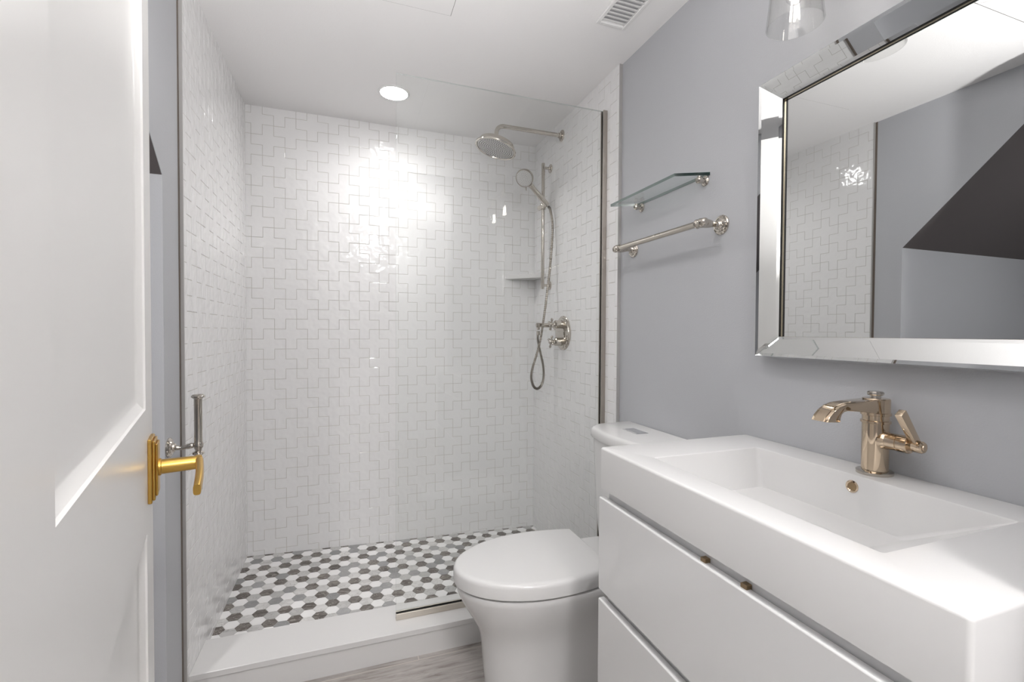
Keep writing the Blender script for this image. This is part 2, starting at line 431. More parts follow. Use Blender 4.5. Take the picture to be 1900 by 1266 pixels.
# ------------------------------------------------------------------ glass screen
sc = thing('shower_screen', 'frameless clear fixed glass shower screen with nickel wall and bottom channels', 'shower screen', (0.168, YG, CURZ))
bm = B(); fs = box(bm, 0.168, XR-0.004, YG-0.005, YG+0.005, CURZ+0.006, 2.1624)
for f in fs:
    f.material_index = 0 if abs(f.normal.y) > 0.9 else 1
obj('glass_panel', bm, [M['glass'], M['glass_edge']], sc)
bm = B()
for y0, y1 in ((YG-0.0125, YG-0.0065), (YG+0.0065, YG+0.0125)): box(bm, XR-0.020, XR, y0, y1, CURZ+0.001, 2.165, 0.0006, 1)
box(bm, XR-0.003, XR, YG-0.0065, YG+0.0065, CURZ+0.001, 2.165)
obj('wall_channel', bm, M['nickel_brushed'], sc)
bm = B()
for y0, y1 in ((YG-0.0125, YG-0.0065), (YG+0.0065, YG+0.0125)): box(bm, 0.168, XR-0.020, y0, y1, CURZ, CURZ+0.024, 0.0006, 1)
box(bm, 0.168, XR-0.020, YG-0.0065, YG+0.0065, CURZ, CURZ+0.003)
obj('bottom_channel', bm, M['nickel'], sc)
bm = B(); box(bm, XR-0.0205, XR-0.0185, YG-0.0066, YG-0.0052, CURZ+0.024, 2.16); box(bm, 0.169, XR-0.021, YG-0.0066, YG-0.0052, CURZ+0.0225, CURZ+0.0255)
obj('gasket', bm, M['rubber'], sc)

# ------------------------------------------------------------------ ceiling fittings
def downlight(name, label, x, y, r, m, watts):
    t = thing(name, label, 'ceiling light', (x, y, ZC))
    bl = bpy.data.lights.new('downlight_beam', 'SPOT'); bl.energy = watts; bl.spot_size = math.radians(165); bl.spot_blend = 1.0
    bl.shadow_soft_size = 0.045; bl.color = (1.0, 0.985, 0.975)
    bo = bpy.data.objects.new('downlight_beam', bl); COL.objects.link(bo); bo.location = (x, y, ZC-0.012)
    bm = B(); lathe(bm, [(r*1.16, 0), (r*1.16, -0.002), (r*1.10, -0.005), (r*1.0, -0.005), (r*0.99, -0.001)], (x, y, ZC), seg=48)
    obj('trim_ring', bm, M['plastic'], t, smooth=40)
    bm = B(); lathe(bm, [(r*0.99, -0.0035), (r*0.99, -0.0045)], (x, y, ZC), seg=48)
    obj('lens', bm, m, t)
downlight('recessed_downlight', 'round recessed downlight lit white in the ceiling over the shower', 0.2011, 2.2481, 0.0625, M['lamp_disc'], P_SHOWER)
downlight('recessed_downlight', 'round recessed downlight in the ceiling in front of the vanity', 0.20, 0.84, 0.0625, M['lamp_disc'], P_ROOM)
downlight('recessed_downlight', 'unseen round fill light added in the ceiling of the alcove under the stairs', -0.92, 0.50, 0.0625, M['lamp_disc'], P_ALCOVE_FILL)  # added to brighten the alcove; no lamp is known here
t = thing('hall_fill_lamp', 'unseen round fill lamp added in the hall outside the bathroom door', 'ceiling light', (0.30, -0.75, ZC))  # hall lamp added as fill through the doorway; none is seen
bm = B(); lathe(bm, [(0.19, 0), (0.19, -0.03), (0.17, -0.035)], (0.30, -0.75, ZC), seg=48); obj('rim', bm, M['plastic'], t, smooth=40)
bm = B(); lathe(bm, [(0.172, -0.034), (0.15, -0.055), (0.09, -0.068), (0, -0.073)], (0.30, -0.75, ZC), seg=48); obj('diffuser', bm, M['hall_fill'], t, smooth=40)
# access panel
t = thing('access_panel', 'flush white access hatch outlined by a thin dark gap in the ceiling', 'access panel', (0.065, 1.30, ZC))
bm = B(); box(bm, -0.2125, 0.3420, 0.9735, 1.6385, ZC-0.0004, ZC+0.001); obj('gap', bm, M['gap'], t)
bm = B(); box(bm, -0.2108, 0.3403, 0.9752, 1.6368, ZC-0.0012, ZC); obj('hatch', bm, M['paint_white'], t)
# air vent
vx0, vx1, vy0, vy1 = 0.835, 0.955, 1.18, 1.485
t = thing('air_vent', 'white slatted air register in the ceiling beside the grey wall', 'vent', ((vx0+vx1)/2, (vy0+vy1)/2, ZC))
bm = B()
fr = 0.014
for b_ in ((vx0, vx0+fr, vy0, vy1), (vx1-fr, vx1, vy0, vy1), (vx0+fr, vx1-fr, vy0, vy0+fr), (vx0+fr, vx1-fr, vy1-fr, vy1)):
    box(bm, b_[0], b_[1], b_[2], b_[3], ZC-0.010, ZC, 0.002, 1)
obj('frame', bm, M['plastic'], t)
bm = B(); box(bm, vx0+fr, vx1-fr, vy0+fr, vy1-fr, ZC-0.0008, ZC); obj('throat', bm, M['throat'], t)
ns = 15
for k in range(ns):
    y = vy0+fr + (k+0.5)*(vy1-vy0-2*fr)/ns
    bm = B(); prof = []
    for i in range(7):
        a = i/6
        prof.append((y+0.0185*(a-0.5), ZC-0.0095+0.0075*a*a))
    for i in range(6, -1, -1):
        a = i/6
        prof.append((y+0.0185*(a-0.5), ZC-0.0081+0.0075*a*a))
    prism(bm, [(vx0+fr, yy, zz) for yy, zz in prof], (vx1-vx0-2*fr, 0, 0))
    obj('slat', bm, M['plastic'], t)

# ------------------------------------------------------------------ corner shelf
bm = B(); prism(bm, [(XR-0.184, YB, 1.513), (XR, YB, 1.513), (XR, YB-0.184, 1.513)], (0, 0, 0.023), 0.0015, 1)
tag(obj('corner_shelf', bm, M['quartz'], origin=(XR, YB, 1.513)), 'triangular white stone shelf in the back right corner of the shower', 'shelf')

# ------------------------------------------------------------------ rain shower
ay, az = 2.236, 2.236
t = thing('rain_shower', 'round nickel rain shower head hanging from a wall arm near the ceiling', 'shower head', (XR, ay, az))
bm = B(); lathe(bm, [(0.029, 0), (0.029, 0.004), (0.026, 0.007), (0.0145, 0.008), (0.0145, 0.02)], (XR, ay, az), (-1, 0, 0), 40); obj('wall_flange', bm, M['nickel'], t, smooth=35)
bm = B()
path = [(XR-0.005, ay, az), (0.76, ay, az)] + [(0.737-0.037*math.sin(a), ay, az-0.037+0.037*math.cos(a)) for a in [i*PI/16 for i in range(0, 9)]] + [(0.70, ay, 2.178), (0.702, ay, 2.172)]
tube(bm, path, 0.0105, 18); obj('arm', bm, M['nickel'], t, smooth=40)
hx, hz = 0.697, 2.124
HN = Vector((math.sin(math.radians(16)), 0, math.cos(math.radians(16)))); _, HU, HV = frame_of(HN); HC = Vector((hx, ay, hz))
bm = B(); lathe(bm, [(0.0, 0.056), (0.010, 0.056), (0.015, 0.048), (0.0155, 0.034), (0.030, 0.029), (0.062, 0.026), (0.090, 0.022), (0.0925, 0.018), (0.0925, 0.003), (0.103, 0.0), (0.106, -0.004), (0.105, -0.009), (0.100, -0.011), (0.0955, -0.009), (0.0935, -0.004), (0.0, -0.004)], HC, HN, 56)
head = obj('head', bm, M['nickel'], t, smooth=35)
bm = B(); lathe(bm, [(0.0, -0.0038), (0.0915, -0.0038), (0.0925, -0.006), (0.0, -0.0062)], HC, HN, 48); obj('spray_plate', bm, M['spray'], head, smooth=35)
bm = B()
for k in range(1, 10):
    for i in range(6*k):
        a = 2*PI*i/(6*k)+0.17*k; r = 0.0094*k
        lathe(bm, [(0.0024, 0), (0.0018, -0.0018)], HC + HU*(r*math.cos(a)) + HV*(r*math.sin(a)) - HN*0.0062, HN, 5)
obj('nozzles', bm, M['rubber'], head)['kind'] = 'stuff'

# ------------------------------------------------------------------ slide bar, hand shower, hose
sx, sy = 1.0175, 2.38
t = thing('slide_bar', 'vertical nickel slide bar on the right shower wall holding the hand shower', 'slide bar', (XR, sy, 1.46))
bm = B(); lathe(bm, [(0.0, 0), (0.0088, 0), (0.0095, 0.0015), (0.0095, 0.694), (0.0088, 0.6955), (0, 0.6955)], (sx, sy, 1.4395), (0, 0, 1), 24); obj('rail', bm, M['nickel'], t, smooth=40)
for zz in (2.1105, 1.4610):
    bm = B(); lathe(bm, [(0.024, 0), (0.024, 0.004), (0.021, 0.0065), (0.0095, 0.0075), (0.0075, 0.012), (0.0075, 0.044)], (XR, sy, zz), (-1, 0, 0), 32); obj('bracket', bm, M['nickel'], t, smooth=35)
bm = B(); lathe(bm, [(0, -0.017), (0.0155, -0.017), (0.0165, -0.015), (0.0165, 0.015), (0.0155, 0.017), (0, 0.017)], (sx, sy, 1.898), (0, 0, 1), 28)
lathe(bm, [(0.0, -0.034), (0.0125, -0.034), (0.0135, -0.031), (0.0135, 0.0), (0.012, 0.030), (0, 0.030)], (sx, sy, 1.898), Vector((1.00-0.96, -0.10, 0.02)), 24)
obj('slider', bm, M['nickel'], t, smooth=40)

hs0, hs1 = Vector((1.022, 2.325, 1.888)), Vector((0.882, 2.315, 2.018))   # handle base, head centre
t = thing('hand_shower', 'small round nickel hand shower tilted in the slide bar holder', 'hand shower', hs0)
ax = (hs1-hs0)
bm = B()
pts = [hs0 + ax*k for k in (0.0, 0.04, 0.15, 0.4, 0.62, 0.75)]
tube(bm, pts, [0.0095, 0.0135, 0.0145, 0.0140, 0.0125, 0.0140], 20); obj('handle', bm, M['nickel'], t, smooth=45)
nrm = Vector((-0.52, -0.62, -0.58)).normalized()
bm = B(); lathe(bm, [(0.0, -0.026), (0.018, -0.025), (0.036, -0.019), (0.0465, -0.011), (0.0485, -0.004), (0.0485, 0.004), (0.0465, 0.008), (0.044, 0.008), (0.043, 0.005), (0, 0.005)], hs1, nrm, 44)
hd = obj('head', bm, M['nickel'], t, smooth=35)
bm = B(); lathe(bm, [(0.0425, 0.004), (0.0425, 0.0065), (0.040, 0.0075), (0, 0.0078)], hs1, nrm, 40); obj('spray_face', bm, M['spray'], hd, smooth=35)
bm = B(); a_, u_, v_ = frame_of(nrm)
for k, cnt in ((1, 6), (2, 12), (3, 16), (4, 24)):
    for i in range(cnt):
        an = 2*PI*i/cnt; r = 0.0092*k
        lathe(bm, [(0.0013, 0), (0.0009, 0.0018)], hs1 + u_*(r*math.cos(an)) + v_*(r*math.sin(an)) + nrm*0.0076, nrm, 5)
obj('nozzles', bm, M['rubber'], hd)['kind'] = 'stuff'
bm = B(); dn = (-v_ if v_.z > 0 else v_); cpt = hs1 + dn*0.044 + nrm*0.004
tube(bm, [cpt, cpt + dn*0.012 + nrm*0.004, cpt + dn*0.020 + nrm*0.006], [0.0035, 0.003, 0.0025], 10); obj('spray_selector', bm, M['nickel'], hd, smooth=40)

t = thing('shower_hose', 'ribbed metal shower hose hanging in a loop below the slide bar', 'hose', (0.95, 2.30, 0.895))
def toward(p, y):                      # same line of sight from the doorway, nearer or farther along it
    k = y/p[1]; return (p[0]*k, y, 1.2+(p[2]-1.2)*k)
raw = [hs0 - ax.normalized()*0.004, (1.035, 2.318, 1.860), toward((1.0445, 2.31, 1.773), 2.305), toward((1.0309, 2.30, 1.598), 2.290), toward((1.0131, 2.30, 1.4375), 2.276), toward((0.9921, 2.30, 1.277), 2.270), toward((0.9665, 2.30, 1.132), 2.274), toward((0.924, 2.30, 0.988), 2.284), toward((0.9280, 2.30, 0.925), 2.288), toward((0.9515, 2.30, 0.896), 2.292), toward((0.980, 2.30, 0.912), 2.296), (0.9925, 2.299, 0.957), (0.990, 2.30, 1.02), (0.9700, 2.30, 1.103), (0.9580, 2.30, 1.16), (0.9600, 2.30, 1.198)]
sp = spline(raw, 60)
rs = [0.0062 + 0.0011*(1 if (i//2) % 2 == 0 else -1) for i in range(len(sp))]
bm = B(); tube(bm, sp, rs, 12); obj('hose', bm, M['hose_metal'], t)
bm = B(); d_ = Vector(raw[-1])-Vector(raw[-2]); tube(bm, [Vector(raw[-1])-Vector((0, 0, 0.014)), Vector(raw[-1])+Vector((0, 0, 0.008))], 0.0095, 12); obj('end_nut', bm, M['nickel'], t, smooth=40)

t = thing('hose_outlet', 'small nickel wall outlet elbow feeding the bottom of the shower hose', 'hose outlet', (XR, 2.30, 1.237))
bm = B(); lathe(bm, [(0.026, 0), (0.026, 0.004), (0.023, 0.007), (0.013, 0.008), (0.0125, 0.05), (0.0125, 0.108), (0.0115, 0.113), (0, 0.114)], (XR, 2.30, 1.237), (-1, 0, 0), 32); obj('elbow', bm, M['nickel'], t, smooth=40)
bm = B(); lathe(bm, [(0.0085, 0), (0.0085, -0.02)], (0.960, 2.30, 1.232), (0, 0, 1), 20); obj('outlet_nipple', bm, M['nickel'], t, smooth=40)

# ------------------------------------------------------------------ thermostatic valve
vy, vz = 2.2045, 1.1955
t = thing('shower_valve', 'round polished nickel shower valve with two cross handles', 'shower valve', (XR, vy, vz))
bm = B(); lathe(bm, [(0.090, 0), (0.090, 0.003), (0.086, 0.006), (0.080, 0.0065), (0.078, 0.010), (0.072, 0.012), (0, 0.012)], (XR, vy, vz), (-1, 0, 0), 64); obj('escutcheon', bm, M['nickel'], t, smooth=30)
for zz in (1.241, 1.150):
    bm = B(); lathe(bm, [(0.0215, 0.010), (0.0215, 0.046), (0.019, 0.049), (0.010, 0.050), (0.009, 0.062)], (XR, vy, zz), (-1, 0, 0), 32)
    h = obj('cross_handle', bm, M['nickel'], t, smooth=35)
    bm = B(); c = Vector((XR-0.070, vy, zz))
    lathe(bm, [(0, -0.012), (0.010, -0.011), (0.0125, -0.006), (0.0125, 0.006), (0.009, 0.011), (0.0, 0.013)], c, (-1, 0, 0), 24)
    for k in range(4):
        an = PI/4*0.5 + k*PI/2; d = Vector((0, math.cos(an), math.sin(an)))
        lathe(bm, [(0.0055, 0.008), (0.0045, 0.018), (0.0065, 0.024), (0.0072, 0.029), (0.0045, 0.0335), (0, 0.0345)], c, d, 14)
    obj('cross', bm, M['nickel'], h, smooth=45)

# ------------------------------------------------------------------ towel bar
bxx, bzz, e0, e1 = 1.0000, 1.5308, 1.1297, 1.5926
t = thing('towel_bar', 'polished nickel towel bar on the grey wall below the glass shelf', 'towel bar', (XB, (e0+e1)/2, bzz))
bm = B(); lathe(bm, [(0.0102, 0), (0.0102, e1-e0)], (bxx, e0, bzz), (0, 1, 0), 24); obj('rod', bm, M['nickel'], t, smooth=40)
for yy, sg in ((e0, -1), (e1, 1)):
    bm = B(); lathe(bm, [(0.0300, 0), (0.0300, 0.003), (0.0270, 0.006), (0.0225, 0.0065), (0.0205, 0.010), (0.0150, 0.012), (0.0130, 0.016), (0.0085, 0.019), (0.0075, 0.028), (0.0095, 0.036), (0.0125, 0.048), (0.0140, 0.060), (0.0145, XB-bxx)], (XB, yy, bzz), (-1, 0, 0), 36)
    lathe(bm, [(0.0, -0.021), (0.008, -0.021), (0.0125, -0.017), (0.0135, -0.012), (0.0115, -0.009), (0.0135, -0.005), (0.0150, 0.002), (0.0135, 0.008), (0.0105, 0.010), (0.0135, 0.014), (0.0145, 0.018), (0.0125, 0.0225), (0.009, 0.024)], (bxx, yy, bzz), (0, -sg, 0), 32)
    obj('post', bm, M['nickel'], t, smooth=35)

# ------------------------------------------------------------------ glass wall shelf
gz = 1.6985
t = thing('glass_shelf', 'clear glass wall shelf with angled ends above the towel bar', 'shelf', (XB, 1.42, gz))
bm = B(); prism(bm, [(XB-0.001, 1.180, gz), (0.979, 1.229, gz), (0.979, 1.611, gz), (XB-0.001, 1.562, gz)], (0, 0, 0.0095))
for f in bm.faces:
    n = f.normal
    f.material_index = 0 if abs(n.z) > 0.9 else (1 if n.y < -0.5 else 2)
obj('pane', bm, [M['shelf_glass'], M['shelf_edge'], M['shelf_front_edge']], t)
for yy in (1.2009, 1.5416):
    bm = B()
    lathe(bm, [(0.0165, 0), (0.0165, 0.003), (0.013, 0.006), (0.0085, 0.008), (0.0085, 0.018), (0.0105, 0.020), (0.0105, 0.030), (0.007, 0.034), (0, 0.034)], (XB, yy, gz-0.0125), (-1, 0, 0), 28)
    lathe(bm, [(0.007, 0), (0.007, 0.007)], (XB-0.024, yy, gz-0.0072), (0, 0, 1), 20)
    obj('bracket', bm, M['nickel'], t, smooth=35)

# ------------------------------------------------------------------ paper holder
px, py = XLW+0.0735, 1.5837
t = thing('toilet_paper_holder', 'empty nickel toilet paper holder with an upright post on the left wall', 'toilet paper holder', (XLW, py, 0.86))
bm = B(); lathe(bm, [(0.0285, 0), (0.0285, 0.003), (0.0255, 0.006), (0.0205, 0.0065), (0.0185, 0.010), (0.0130, 0.012), (0.0115, 0.016), (0.0075, 0.018)], (XLW, py, 0.860), (1, 0, 0), 36); obj('rosette', bm, M['nickel'], t, smooth=35)
bm = B(); tube(bm, spline([(XLW+0.014, py, 0.860), (XLW+0.030, py, 0.857), (XLW+0.046, py, 0.860), (XLW+0.060, py, 0.863), (px, py, 0.862)], 6), [0.0075]*4+[0.006]*4+[0.0065]*4+[0.008]*6+[0.0065]*7, 18); obj('arm', bm, M['nickel'], t, smooth=40)
bm = B(); lathe(bm, [(0.0, -0.029), (0.012, -0.028), (0.0155, -0.024), (0.0145, -0.020), (0.008, -0.016), (0.0095, -0.010), (0.0125, -0.004), (0.013, 0.004), (0.011, 0.009), (0.0105, 0.012), (0.0105, 0.136), (0.0125, 0.139), (0.0175, 0.142), (0.0175, 0.146), (0.013, 0.150), (0.0, 0.152)], (px, py, 0.862), (0, 0, 1), 32); obj('post', bm, M['nickel'], t, smooth=35)

# ------------------------------------------------------------------ toilet
def dshape(xf, af, hw, xb, hb, cy, z, nf=28, nside=8, p=1.0):
    """plan outline: rounded front at xf, sides running back to a straight rear edge at xb"""
    pts = []; xm = xf+af
    for i in range(nside):
        t_ = i/nside; e = t_*t_*(3-2*t_)
        pts.append((xb+(xm-xb)*t_, cy+hb+(hw-hb)*math.sin(t_*PI/2), z))
    for i in range(nf+1):
        a = PI/2 + PI*i/nf
        ca, sa = math.cos(a), math.sin(a)
        pts.append((xm + af*math.copysign(abs(ca)**p, ca), cy + hw*math.copysign(abs(sa)**p, sa), z))
    for i in range(nside-1, -1, -1):
        t_ = i/nside
        pts.append((xb+(xm-xb)*t_, cy-hb-(hw-hb)*math.sin(t_*PI/2), z))
    return [Vector(v) for v in pts]
TY = 1.418
t = thing('toilet', 'white one-piece skirted toilet with closed lid between shower curb and vanity', 'toilet', (0.75, TY, 0))
sec = [(0.0, .428, .15, .112, .112), (0.05, .416, .15, .114, .113), (0.12, .409, .15, .117, .115), (0.20, .403, .155, .121, .118), (0.235, .397, .165, .125, .120), (0.265, .385, .18, .133, .124), (0.295, .368, .20, .144, .128), (0.325, .350, .225, .156, .134), (0.355, .334, .25, .167, .142), (0.382, .323, .265, .174, .15), (0.397, .319, .27, .177, .155), (0.402, .322, .27, .175, .155)]
bm = B(); loft(bm, [dshape(xf, af, hw, XB-0.004, hb, TY, z) for z, xf, af, hw, hb in sec]); obj('bowl', bm, M['ceramic'], t, smooth=50)
bm = B(); loft(bm, [dshape(.326, .28, .170, .80, .146, TY, .4025), dshape(.325, .28, .171, .80, .146, TY, .4045), dshape(.325, .28, .171, .80, .146, TY, .4105)]); obj('seat', bm, M['ceramic'], t, smooth=50)
lid = []
for z, i in ((.4110, .002), (.4125, .0), (.444, .0), (.450, .0015), (.4545, .005), (.4572, .010), (.4585, .020)):
    lid.append(dshape(.3115+i, .29-i, .184-i, .792-i*0.5, .154-i*0.6, TY, z))
bm = B(); loft(bm, lid); obj('lid', bm, M['ceramic'], t, smooth=50)
def tankshape(x0, x1, hw, rc, z, bow=0.012):
    pts = [(x1, TY+hw, z)]
    for i in range(9):
        a = PI/2 + (PI/2)*i/8
        pts.append((x0+rc+rc*math.cos(a), TY+hw-rc*0.75+rc*0.75*math.sin(a), z))
    for i in range(1, 8):
        s = i/8; y = TY+hw-rc*.75 - s*(2*(hw-rc*.75)); pts.append((x0-bow*4*s*(1-s), y, z))
    for i in range(9):
        a = PI + (PI/2)*i/8
        pts.append((x0+rc+rc*math.cos(a), TY-hw+rc*0.75+rc*0.75*math.sin(a), z))
    pts.append((x1, TY-hw, z))
    return [Vector(v) for v in pts]
bm = B(); loft(bm, [tankshape(.895, XB-0.003, .170, .10, .4025), tankshape(.885, XB-0.003, .180, .10, .52), tankshape(.877, XB-0.003, .190, .10, .80)]); obj('tank', bm, M['ceramic'], t, smooth=50)
bm = B(); loft(bm, [tankshape(.871, XB-0.002, .195, .10, .8025), tankshape(.869, XB-0.002, .198, .10, .806), tankshape(.869, XB-0.002, .198, .10, .828), tankshape(.871, XB-0.002, .196, .10, .835), tankshape(.876, XB-0.003, .192, .098, .8395), tankshape(.884, XB-0.004, .186, .095, .841)]); tl = obj('tank_lid', bm, M['ceramic'], t, smooth=50)
bm = B(); box(bm, .953, 1.005, TY-.034, TY+.058, .8405, .8435, 0.0014, 2); fb = obj('flush_button', bm, M['chrome'], t, smooth=40)
bm = B(); box(bm, .957, 1.001, TY-.028, TY+.030, .8432, .8446, 0.001, 1); box(bm, .957, 1.001, TY+.032, TY+.053, .8432, .8446, 0.001, 1); obj('button_pad', bm, M['chrome'], fb)

# ------------------------------------------------------------------ vanity
v0, v1 = 0.2833, 1.0261
t = thing('vanity_cabinet', 'white gloss wall-hung vanity cabinet with two handleless drawers under the basin', 'cabinet', (0.84, (v0+v1)/2, 0.26))
bm = B()
box(bm, 0.622, XB-0.002, v0+0.006, v0+0.024, 0.255, 0.806); box(bm, 0.622, XB-0.002, v1-0.027, v1-0.009, 0.255, 0.806)
box(bm, 0.640, XB-0.002, v0+0.024, v1-0.027, 0.255, 0.270)
box(bm, XB-0.02, XB-0.002, v0+0.024, v1-0.027, 0.27, 0.806)
box(bm, 0.6205, 0.668, v0+0.024, v1-0.027, 0.735, 0.806); box(bm, 0.6205, 0.668, v0+0.024, v1-0.027, 0.48, 0.56)
obj('carcass', bm, M['carcass'], t)
for z0, z1 in ((0.548, 0.783), (0.262, 0.523)):
    bm = B(); prism(bm, [(0.6005, v0, z0), (0.6005, v0, z1-0.002), (0.6025, v0, z1), (0.617, v0, z1), (0.619, v0, z1-0.002), (0.619, v0, z0)], (0, v1+0.003-v0, 0), 0.0007, 1)
    dr = obj('drawer', bm, M['lacquer'], t)
    if z0 > 0.5:
        for yy in (0.672, 0.580):
            bm = B(); box(bm, 0.6075, 0.6200, yy-0.0065, yy+0.0065, z1-0.002, z1+0.007, 0.001, 1)
            obj('catch', bm, M['bronze_dark'], dr, label='small bronze metal catch')
# basin
t = thing('washbasin', 'thick white rectangular washbasin slab with a recessed trough on the vanity', 'sink', (0.84, (v0+v1)/2, 0.81))
bm = B()
zt = 0.9107
def rrect(x0, x1, y0, y1, z, r, n=5):
    out = []
    for cx, cy, a0 in ((x1-r, y1-r, 0), (x0+r, y1-r, PI/2), (x0+r, y0+r, PI), (x1-r, y0+r, 1.5*PI)):
        for i in range(n+1):
            a = a0 + PI/2*i/n; out.append(Vector((cx+r*math.cos(a), cy+r*math.sin(a), z)))
    return out
ox0, ox1 = 0.600, XB-0.001
rings = [rrect(ox0, ox1, v0, v1, 0.8075, 0.006), rrect(ox0, ox1, v0, v1, zt-0.006, 0.006)]
for k in range(1, 5):
    a = PI/2*k/4; i_ = 0.006*(1-math.cos(a)); rings.append(rrect(ox0+i_, ox1-i_, v0+i_, v1-i_, zt-0.006+0.006*math.sin(a), 0.006))
R0 = (0.666, 0.977, 0.409, 0.896); R1 = (0.712, 0.972, 0.560, 0.874)
rings.append(rrect(R0[0]-.0025, R0[1]+.0025, R0[2]-.0025, R0[3]+.0025, zt, 0.006))
for k in range(1, 4):
    a = PI/2*k/3; i_ = 0.0025*(1-math.sin(a)); rings.append(rrect(R0[0]-i_, R0[1]+i_, R0[2]-i_, R0[3]+i_, zt-0.0025*(1-math.cos(a)), 0.006))
for k in range(1, 13):
    f_ = k/12; g_ = 1-(1-f_)**1.25 if f_ < 1 else 1
    zz = zt-0.0025 - (zt-0.0025-0.8185)*min(1, f_*1.02)
    lin = [R0[q]+(R1[q]-R0[q])*f_ for q in range(4)]
    rings.append(rrect(*lin, zz, 0.006+0.012*f_))
for k, (i_, dz) in enumerate(((0.004, -0.0004), (0.010, -0.0006), (0.020, -0.0006))):
    rings.append(rrect(R1[0]+i_, R1[1]-i_, R1[2]+i_, R1[3]-i_, 0.8185+dz, 0.018))
loft(bm, rings)
wb = obj('basin', bm, M['basin'], t, smooth=40)
bm = B(); lathe(bm, [(0.0125, 0), (0.0125, 0.002), (0.0100, 0.0028), (0.0085, 0.0015), (0.0085, -0.004)], (0.9763, 0.6593, 0.8863), (-1, 0, 0.05), 32); ov = obj('overflow_ring', bm, M['bronze'], wb, smooth=35)
bm = B(); lathe(bm, [(0.0086, 0.0004), (0.0086, 0.001)], (0.9763, 0.6593, 0.8863), (-1, 0, 0.05), 28); obj('overflow_hole', bm, M['bronze_dark'], wb)
bm = B(); lathe(bm, [(0.034, 0), (0.034, 0.003), (0.030, 0.004), (0, 0.004)], (0.842, 0.645, 0.8182), (0, 0, 1), 40); obj('drain_cover', bm, M['basin'], wb, smooth=35)
bm = B(); lathe(bm, [(0.037, 0), (0.037, 0.0008), (0.0, 0.0008)], (0.842, 0.645, 0.8182), (0, 0, 1), 40); obj('drain_gap', bm, M['nickel_brushed'], wb)

# ------------------------------------------------------------------ faucet
fx, fy, fz = 1.0310, 0.652, 0.9107
t = thing('faucet', 'champagne single-handle basin faucet with a flat curved spout on the white washbasin', 'faucet', (fx, fy, fz))
bm = B(); lathe(bm, [(0.0350, 0), (0.0350, 0.0058), (0.032, 0.0076), (0, 0.0078)], (fx, fy, fz), (0, 0, 1), 48, 0.88, 1.0); obj('base_plate', bm, M['nickel'], t, smooth=35)
bm = B(); lathe(bm, [(0.0235, 0.005), (0.0235, 0.105), (0.0262, 0.106), (0.0262, 0.1105), (0.0235, 0.1115), (0.0235, 0.121), (0.0265, 0.122), (0.0265, 0.127), (0.0245, 0.128), (0.0245, 0.1545), (0.0230, 0.1565), (0, 0.1570)], (fx, fy, fz), (0, 0, 1), 44)
lathe(bm, [(0.0168, 0.005), (0.0168, 0.0440), (0.0155, 0.0450)], (fx, fy, 0.9835), (0, -1, 0), 32)
lathe(bm, [(0.0200, 0.012), (0.0195, 0.020), (0.0170, 0.0255)], (fx, fy, 0.9835), (0, -1, 0), 32)
obj('body', bm, M['bronze'], t, smooth=35)
prof = [(fx+0.006, 1.0672), (0.945, 1.0640), (0.920, 1.0620), (0.902, 1.0575), (0.886, 1.0490), (0.875, 1.0390), (0.868, 1.0285), (0.9035, 1.0265), (0.9045, 1.0345), (0.9080, 1.0420), (0.9145, 1.0465), (0.925, 1.0480), (0.965, 1.0440), (1.0075, 1.0380), (fx+0.006, 1.0380)]
bm = B(); prism(bm, [(x, fy-0.0175, z) for x, z in prof], (0, 0.035, 0), 0.0022, 2); sp_ = obj('spout', bm, M['bronze'], t, smooth=30)
bm = B(); prism(bm, [(x-0.0016, fy-0.0105, z+0.0012) for x, z in prof[1:7]] + [(0.872, fy-0.0105, 1.0285), (0.879, fy-0.0105, 1.038), (0.889, fy-0.0105, 1.0465), (0.905, fy-0.0105, 1.055), (0.922, fy-0.0105, 1.059), (0.945, fy-0.0105, 1.061)], (0, 0.021, 0), 0.0008, 1); obj('spout_ridge', bm, M['bronze'], sp_, smooth=30)
bm = B(); lathe(bm, [(0.0095, 0), (0.0095, 0.006), (0.0135, 0.007), (0.0145, 0.0085), (0.0145, 0.0125), (0.0125, 0.0145), (0, 0.0145)], (fx-0.002, fy, 1.0668), (0, 0, 1), 14); obj('cap_knob', bm, M['nickel'], t)
bm = B(); lathe(bm, [(0.0155, 0.0452), (0.0172, 0.0458), (0.0172, 0.0625), (0.0160, 0.064), (0.0112, 0.0642), (0.0112, 0.067), (0.0118, 0.068), (0.0118, 0.084), (0.0098, 0.0868), (0.0060, 0.0868), (0.0055, 0.0885), (0, 0.0885)], (fx, fy, 0.9835), (0, -1, 0), 32); hn = obj('handle', bm, M['bronze'], t, smooth=35)
bm = B(); hb = Vector((fx-0.003, fy-0.0745, 0.990)); ht = Vector((fx-0.050, fy-0.0745, 1.052)); dd = (ht-hb).normalized(); pp = Vector((dd.z, 0, -dd.x))
w0, w1 = 0.0068, 0.0088
prism(bm, [hb+pp*w0+Vector((0, -0.0065, 0)), ht+pp*w1+Vector((0, -0.0065, 0)), ht-pp*w1+Vector((0, -0.0065, 0)), hb-pp*w0+Vector((0, -0.0065, 0))], (0, 0.013, 0), 0.0018, 2); obj('lever_blade', bm, M['bronze'], hn, smooth=30)

